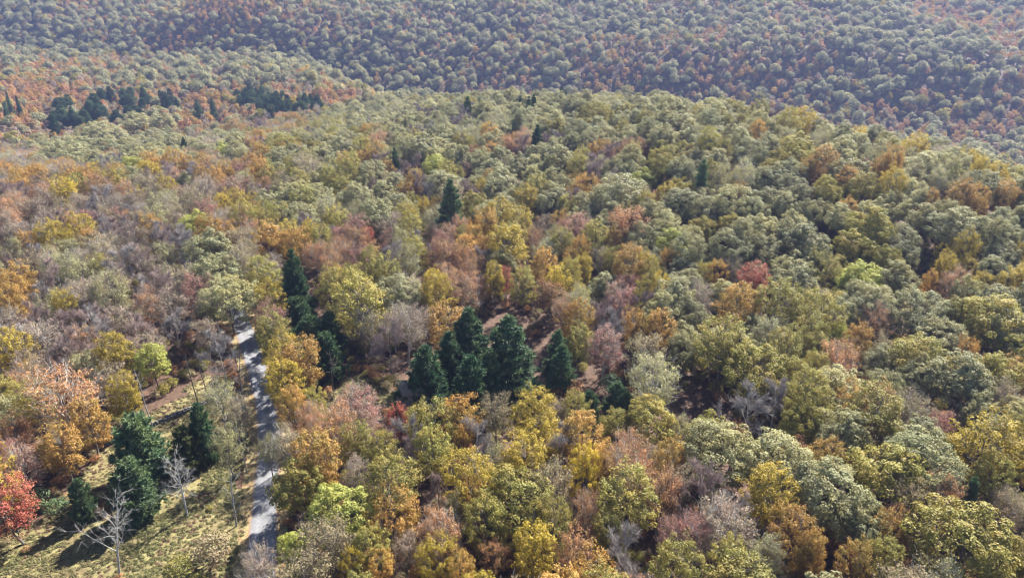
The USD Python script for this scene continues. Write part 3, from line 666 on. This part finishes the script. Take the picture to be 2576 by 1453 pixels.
NAMED = [("P", 1348, 385, "lone tall dark pine standing above the sage crowns of the mid hill"), ("P", 1137, 560, "broad blue green pine alone among mixed crowns on the lower hill"), ("P", 1762, 480, "dark pine alone among sage crowns on the right slope"),
         ("L", 855, 1315, "bright lime green round tree beside the bottom of the road"), ("C", 25, 1262, "bright red orange tree at the far left edge of the meadow"), ("C", 1272, 708, "small vivid red tree alone in the middle of the hill"),
         ("C", 1895, 720, "rounded rust red crown standing out among sage trees on the right slope"), ("A", 160, 495, "bright amber crown among grey thin trees at the far left"), ("P", 1275, 880, "tallest broad pine at the right of the dark pine clump"),
         ("L", 385, 910, "lime yellow tree at the top edge of the meadow"), ("N", 345, 1110, "large blue green meadow pine, the upper of two touching pines"), ("N", 330, 1218, "large blue green meadow pine, the lower of two touching pines"), ("N", 202, 1245, "small round blue green pine alone in the open meadow"),
         ("L", 2150, 715, "bright green dome alone among sage crowns on the right"), ("Y", 1335, 1400, "golden crown at the bottom edge left of the bare grey dome"), ("S", 1565, 1425, "bare grey domed tree at the bottom edge"), ("S", 980, 880, "pale leafless tree left of the dark pine clump"),
         ("C", 998, 1075, "small bright red tree in front of the pine clump"), ("D", 2410, 1370, "very broad olive crown in the bottom right corner")]
for codes, u, v, lab in NAMED:
    c_ = [k for k in singles if trees[k]["code"] in codes and trees[k]["hand"] and "named" not in trees[k]]
    if c_:
        k = min(c_, key=lambda k: math.hypot(tu[k] - u, tv[k] - v))
        if math.hypot(tu[k] - u, tv[k] - v) < 45: trees[k]["label"] = lab; trees[k]["named"] = 1
# ---------------------------------------------------------------- dead trees, each limb a part
DEADBARK = noise_material("weathered_wood", [(0.3, (0.14, 0.13, 0.12)), (0.7, (0.30, 0.285, 0.265))], 1.2)
DARKBARK = noise_material("dark_wood", [(0.3, (0.06, 0.05, 0.042)), (0.7, (0.15, 0.13, 0.11))], 1.2)
def dead_tree(u0, v0, u1, v1, label, r=0.16, limbs=8, reach=2.6, mat=None, seed=0, start=0.35, fork=0, fine=1.0):
    rg = np.random.default_rng(500 + seed); r *= 0.82
    x, y, z = at(u0, v0); lo, hi = 1.0, 40.0
    for _ in range(40):
        h = (lo + hi) / 2
        if float(project(x, y, z + h)[1]) > v1: lo = h
        else: hi = h
    tu_, _, f = project(x, y, z + h); dx = (u1 - float(tu_)) * float(f) / FPX
    t = UsdGeom.Xform.Define(stage, "/World/" + numbered("dead_tree")); put(t, (x, y, z - 0.1)); base = str(t.GetPath())
    tag(t, label=label, category="tree", group="dead trees near the road")
    q = np.linspace(0, 1, 8); wob = np.cumsum(rg.normal(size=(8, 2)) * 0.010 * h, 0) * q[:, None]
    P = np.stack([dx * q ** 1.2 + wob[:, 0], wob[:, 1], -0.5 + q * (h + 0.5)], 1)
    mat = mat or DEADBARK
    w = Wood(); w.tube(P, r * (1.2 - q) ** 0.8 + 0.02, 7); usdkit.mesh(stage, base + "/trunk", w.mesh(), mat, smooth=40)
    ang = rg.uniform(0, 6.28)
    for i in range(limbs):
        s_ = start + (0.94 - start) * (i + rg.uniform(0, 0.7)) / limbs; k = s_ * 7; j = min(int(k), 6); st_ = P[j] * (1 - k + j) + P[j + 1] * (k - j)
        ang += 2.4 + rg.normal() * 0.4
        L = reach * rg.uniform(0.6, 1.2) * (1.25 - 0.7 * s_)
        d = unit(np.array([math.cos(ang), math.sin(ang), rg.uniform(0.25, 1.0) + (1.2 if i < fork else 0)])); L *= 1.7 if i < fork else 1
        pa = bend(st_, st_ + d * L, rg, 6, 0.10)
        w = Wood(); w.tube(pa, np.linspace(r * (0.75 if i < fork else 0.5) * (1.15 - s_) + 0.02, 0.012, 6), 5)
        for _ in range(int(6 * fine)):
            e = rg.uniform(0.25, 0.95); jj = min(int(e * 5), 4); s2 = pa[jj] * (1 - e * 5 + jj) + pa[jj + 1] * (e * 5 - jj)
            d2 = unit(d + rg.normal(size=3) * 0.6 + [0, 0, 0.3]); l2 = L * rg.uniform(0.2, 0.5)
            p2 = bend(s2, s2 + d2 * l2, rg, 4, 0.08); w.tube(p2, np.linspace(0.03, 0.01, 4), 3)
            n3 = 4; w.sticks(np.repeat(p2[2:3], n3, 0), p2[2] + unit(d2 + rg.normal(size=(n3, 3)) * 0.7) * l2 * rg.uniform(0.3, 0.6, (n3, 1)), 0.014, 0.006)
        usdkit.mesh(stage, base + "/limb" + ("" if i == 0 else f"_{i:03d}"), w.mesh(), mat)
dead_tree(472, 1296, 438, 1150, "broad silver dead tree with spreading bare limbs beside the meadow pines", 0.20, 24, 4.4, seed=1, start=0.25, fine=1.6)
dead_tree(300, 1452, 306, 1270, "pale dead tree with forked bare crown at the meadow's bottom edge", 0.20, 14, 4.6, seed=2, start=0.4, fork=4, fine=1.6)
dead_tree(385, 1075, 335, 926, "tall thin leaning dead trunk rising beside the stone wall", 0.13, 9, 1.8, seed=3, start=0.55)
dead_tree(500, 1022, 460, 888, "thin dark dead trunk at the upper meadow, left of a pair", 0.12, 8, 1.5, mat=DARKBARK, seed=4, start=0.5)
dead_tree(527, 1008, 495, 905, "shorter dark dead trunk at the upper meadow, right of a pair", 0.12, 8, 1.6, mat=DARKBARK, seed=5, start=0.5)
dead_tree(595, 1322, 575, 1180, "forked dead trunk with broken pale limbs on the left road verge", 0.17, 9, 3.0, seed=6, start=0.2, fork=4, fine=0.4)
dead_tree(622, 1190, 590, 1075, "slim grey dead tree on the verge above the forked trunk", 0.11, 7, 1.8, seed=7, start=0.35, fine=0.7)
dead_tree(622, 1098, 596, 985, "grey half dead tree leaning over the verge below the sunny road stretch", 0.11, 10, 2.0, seed=8, start=0.3)
dead_tree(612, 1026, 600, 890, "dark bare tree standing against the sunny road stretch", 0.13, 14, 2.4, mat=DARKBARK, seed=9, start=0.3, fine=1.4)
dead_tree(1294, 999, 1267, 896, "white dead conifer snag in front of the tall pines", 0.12, 12, 1.0, seed=10, start=0.2, fine=0.5)
dead_tree(840, 996, 826, 876, "dark twisted dead tree at the left end of the small clearing", 0.15, 9, 2.6, mat=DARKBARK, seed=11, start=0.4, fork=2)
dead_tree(545, 1010, 552, 935, "short broken grey stub beside the pair of dark trunks", 0.09, 4, 0.9, seed=12, start=0.5, fine=0.4)

# ---------------------------------------------------------------- the dry stone wall
STONE = noise_material("grey_stone", [(0.3, (0.07, 0.066, 0.06)), (0.55, (0.13, 0.125, 0.118)), (0.75, (0.21, 0.20, 0.19))], 1.7, scale2=9.0, cols2=[(0.3, (0.75, 0.75, 0.72)), (0.7, (1.05, 1.05, 1.05))])
WALLP = np.array([at(*p) for p in [(190, 1168), (245, 1128), (330, 1094), (385, 1071), (407, 1060), (450, 1042), (492, 1025), (531, 1008), (566, 996)]])
wd_ = np.concatenate([[0], np.cumsum(np.linalg.norm(np.diff(WALLP[:, :2], axis=0), axis=1))])
def stone(rg, c, size, ax):
    v = trimesh.creation.icosphere(1).vertices.copy(); v = v + rg.normal(size=v.shape) * 0.13
    v = np.sign(v) * np.abs(v) ** 0.75 * size * 0.5
    ca, sa = math.cos(ax), math.sin(ax)
    return v @ np.array([[ca, sa, 0], [-sa, ca, 0], [0, 0, 1]]) + c
wall = UsdGeom.Xform.Define(stage, "/World/stone_wall"); tag(wall, label="low tumbled grey dry stone wall crossing the meadow behind the pines", category="wall")
rg = np.random.default_rng(77); ico = trimesh.creation.icosphere(1).faces; SV, SF, ns, nb = [], [], 0, 0
for d_ in np.arange(0, wd_[-1], 0.42):
    c0 = np.array([np.interp(d_, wd_, WALLP[:, k]) for k in range(2)]); c1 = np.array([np.interp(d_ + 0.3, wd_, WALLP[:, k]) for k in range(2)]); a_ = math.atan2(*(c1 - c0)[::-1])
    gap = 0.35 + 0.65 * (vnoise(d_, 0, 5, 3) > -0.35)
    for row in range(3):
        for side in ((-0.28, 0.28) if row < 2 else (0.0,)):
            if rg.random() > gap * (1 - 0.15 * row): continue
            o = np.array([-math.sin(a_), math.cos(a_)]) * (side + rg.normal() * 0.10) + (c1 - c0) * rg.normal() * 0.5
            p_ = c0 + o; sz_ = np.array([rg.uniform(0.4, 0.85), rg.uniform(0.32, 0.6), rg.uniform(0.24, 0.42)])
            V_ = stone(rg, np.array([p_[0], p_[1], float(ground(*p_)) + 0.16 + row * 0.30]), sz_, a_ + rg.normal() * 0.35)
            if row == 2 and nb < 70: usdkit.mesh(stage, "/World/stone_wall/cap_stone" + ("" if nb == 0 else f"_{nb:03d}"), (V_, ico), STONE, smooth=50); nb += 1
            else: SV.append(V_); SF.append(ico + ns); ns += len(V_)
m = usdkit.mesh(stage, "/World/stone_wall/stones", (np.vstack(SV), np.vstack(SF)), STONE, smooth=50); tag(m, kind="stuff")

# ---------------------------------------------------------------- the trees
for k in singles:
    t = trees[k]
    x = UsdGeom.Xform.Define(stage, "/World/" + numbered(t["name"]))
    put(x, (t["x"], t["y"], t["z"]), t["rot"], (t["s"], t["s"], t["sz"]))
    p = x.GetPrim(); p.GetReferences().AddInternalReference(get_form(t["code"], t["colour"], t["i"])); p.SetInstanceable(True)
    tag(p, label=t["label"], category="shrub" if t["shape"] == "shrub" else "tree", group=GROUP[t["code"]])

def instancer(name, forms, which, pos, rot, scl, label):
    pi = UsdGeom.PointInstancer.Define(stage, "/World/" + name)
    rel = pi.CreatePrototypesRel()
    for n, f in enumerate(forms):
        q = UsdGeom.Xform.Define(stage, f"/World/{name}/kind_{n:03d}"); q.GetPrim().GetReferences().AddInternalReference(f)
        rel.AddTarget(q.GetPath())
    pi.CreateProtoIndicesAttr(Vt.IntArray.FromNumpy(np.asarray(which, np.int32)))
    pi.CreatePositionsAttr(Vt.Vec3fArray.FromNumpy(np.asarray(pos, np.float32)))
    a = np.radians(np.asarray(rot)) / 2
    pi.CreateOrientationsAttr(Vt.QuathArray([Gf.Quath(float(math.cos(b)), 0.0, 0.0, float(math.sin(b))) for b in a]))
    pi.CreateScalesAttr(Vt.Vec3fArray.FromNumpy(np.asarray(scl, np.float32)))
    tag(pi, kind="stuff", label=label)

rest = [t for t in trees if not t["single"]]
keys = {}
for t in rest: keys.setdefault(get_form(t["code"], t["colour"], t["i"] % 2), len(keys))
instancer("hillside_forest", list(keys), [keys[get_form(t["code"], t["colour"], t["i"] % 2)] for t in rest], [(t["x"], t["y"], t["z"]) for t in rest], [t["rot"] for t in rest],
          [(t["s"], t["s"], t["sz"]) for t in rest], "remaining mixed autumn trees packed over the near hill")

# the forest on the far valley side: seen as one mass
far_forms = []
def far_form(col, kind, i):
    key = f"far_{kind}_{col.replace(' ', '_')}_{i}"
    if kind == "dome": wd, lf = broadleaf(200 + i, H=15, R=5.6, base=0.25, clusters=44, leaves=20, size=1.0, lump=0.26, top=0.9, low=-0.15)
    elif kind == "puff": wd, lf = broadleaf(220 + i, H=14, R=4.3, base=0.25, clusters=34, leaves=17, size=0.9, lump=0.3, airy=0.4, low=-0.3)
    w = Wood(); w.tube([[0, 0, -1], [0, 0, 4], [0, 0, 9]], [0.25, 0.2, 0.08], 4)
    form(key, [("trunk", w.mesh(), BARK), ("crown", lf, LEAF[col])]); far_forms.append(FORMS[key]); return len(far_forms) - 1
F_G = [far_form("grey green", "dome", i) for i in range(4)] + [far_form("sage green", "dome", 1)]
F_R = [far_form("rust orange", "puff", i) for i in range(2)] + [far_form("amber", "puff", i) for i in range(2)]
F_B = [far_form("tan brown", "puff", i) for i in range(2)] + [far_form("mauve brown", "puff", i) for i in range(2)]
F_O = [far_form("olive green", "dome", i) for i in range(2)] + [far_form("olive green", "puff", 2)]
F_Y = [far_form("golden yellow", "puff", 1)]
st = 7.2
FX, FY = np.meshgrid(np.arange(-1500, 1150, st), np.arange(60, 1860, st), indexing="ij")
FX = (FX + rng.uniform(-0.45, 0.45, FX.shape) * st).ravel(); FY = (FY + rng.uniform(-0.45, 0.45, FY.shape) * st).ravel()
ft = 0.30 * FX + 0.95 * FY
FZ = ground(FX, FY); fu, fv, ff = project(FX, FY, FZ + 8)
nearzone = (crest(FX, FY) < 48) & (np.hypot(FX, FY) < 694) & (ft < 643)
keep = ~nearzone & (ff > 60) & (fu > -160) & (fu < PW + 160) & (fv < PH) & (fv > -260) & (FY > 60)
FX, FY, FZ, fu, fv = (a[keep] for a in (FX, FY, FZ, fu, fv))
nz = vnoise(FX, FY, 150, 21) * 0.7 + vnoise(FX, FY, 50, 22) * 0.5
which, scl = [], []
pine_ok = np.zeros(len(FX), bool)
for k in range(len(FX)):
    r = rng.random() + 0.5 * nz[k]
    if fv[k] > 215 and fu[k] < 900: r = r * 0.62 - 0.06 + 0.25 * (rng.random() < 0.25)
    if r < 0.40: c = F_R
    elif r < 0.58: c = F_B
    elif r < 0.63: c = F_O
    elif r < 0.64: c = F_Y
    else: c = F_G
    which.append(c[int(rng.integers(len(c)))]); s = 0.42 + 0.75 * rng.random() ** 1.6 if c in (F_G, F_O) else rng.uniform(0.42, 0.92); scl.append((s, s, s * rng.uniform(0.9, 1.3)))
fd = np.min(np.hypot(FX[:, None] - np.array([t["x"] for t in trees if t["hand"] and t["y"] > 500])[None], FY[:, None] - np.array([t["y"] for t in trees if t["hand"] and t["y"] > 500])[None]), axis=1)
ok = fd > 8.0
instancer("far_valley_forest", far_forms, np.array(which)[ok], np.stack([FX, FY, FZ - 0.2], 1)[ok], rng.uniform(0, 360, ok.sum()), np.array(scl)[ok], "hazy blue brown forest covering the far valley side")
N_FAR = int(ok.sum())

# ---------------------------------------------------------------- low growth: meadow tufts, and brush on the forest floor
def tuft(seed, n=46, h=0.34, w=0.6, size=0.20):
    rg = np.random.default_rng(seed)
    d = unit(rg.normal(size=(n, 3)) + [0, 0, 0.9]); d[:, 2] = np.abs(d[:, 2])
    pos = d * rg.uniform(0.5, 1.0, (n, 1)) * [w, w, h]
    return blades(rg, pos, d + rg.normal(size=(n, 3)) * 0.3 + [0, 0, 0.5], size, aspect=2.2, lengthwise=d + [0, 0, 0.6])
GRASS = [leaf_material("straw", (0.22, 0.185, 0.085), (0.26, 0.215, 0.105), (0.22, 0.19, 0.08), trans=0.4), leaf_material("green_grass", (0.165, 0.165, 0.060), (0.19, 0.18, 0.065), (0.20, 0.175, 0.07), trans=0.4),
         leaf_material("brown_weed", (0.15, 0.085, 0.05), (0.18, 0.105, 0.06), (0.17, 0.12, 0.06), trans=0.25)]
tf_ = []
for i in range(2):
    for g, mt in enumerate(GRASS):
        form(f"tuft_{g}_{i}", [("blades", tuft(300 + i * 3 + g), mt)]); tf_.append(FORMS[f"tuft_{g}_{i}"])
rg = np.random.default_rng(31)
MP = np.repeat(meadow_at, 4, 0) + rg.uniform(-0.4, 0.4, (len(meadow_at) * 4, 2))
mn = vnoise(MP[:, 0], MP[:, 1], 6, 41) + 0.6 * vnoise(MP[:, 0], MP[:, 1], 2, 42)
kp = rg.random(len(MP)) < 0.18 + 0.35 * (mn > -0.1); kp &= np.min(np.hypot(MP[:, None, 0] - RC[None, :, 0], MP[:, None, 1] - RC[None, :, 1]), axis=1) > RW + 0.6
MP, mn = MP[kp], mn[kp]
g_ = np.where(mn + rg.normal(size=len(mn)) * 0.35 < -0.45, 2, np.where(vnoise(MP[:, 0], MP[:, 1], 11, 43) + rg.normal(size=len(mn)) * 0.3 > 0.1, 1, 0))
sc_ = rg.uniform(0.55, 1.25, len(MP))
instancer("meadow_grass", tf_, g_ + 3 * rg.integers(0, 2, len(MP)), np.column_stack([MP, ground(MP[:, 0], MP[:, 1])]), rg.uniform(0, 360, len(MP)), np.stack([sc_, sc_, sc_ * rg.uniform(0.6, 1.2, len(MP))], 1), "tufted straw and goldenrod growth covering the meadow")

BX, BY = rg.uniform(-330, 250, 22000), rg.uniform(45, 420, 22000)
bu, bv, bf = project(BX, BY, ground(BX, BY)); bd = np.min(np.hypot(BX[:, None] - RC[None, :, 0], BY[:, None] - RC[None, :, 1]), axis=1)
kb = (bd > RW + 0.9) & (bu > -200) & (bu < PW + 200) & (bv < PH + 200) & (crest(BX, BY) < 30)
for p in PROTECT[1:]: kb &= ~inside(p, bu, bv) | (rg.random(len(BX)) < 0.06)
BX, BY, bd = BX[kb], BY[kb], bd[kb]
brush = [get_form(c, KIND[c][1][0], i) for c in "JUV" for i in range(2)]
wb = np.where(bd < 8, 2 + rg.integers(0, 2, len(BX)), rg.choice([0, 1, 2, 3, 4, 5], len(BX)))
sb = rg.uniform(0.25, 0.85, len(BX)) * np.where(bd < 6, 0.55, 1)
instancer("undergrowth", brush, wb, np.column_stack([BX, BY, ground(BX, BY) - 0.1]), rg.uniform(0, 360, len(BX)), np.stack([sb, sb, sb], 1), "low rusty brush and ferns under and between the trees")
print("singles", len(singles), "rest", len(rest), "far", N_FAR, "tufts", len(MP), "brush", len(BX))
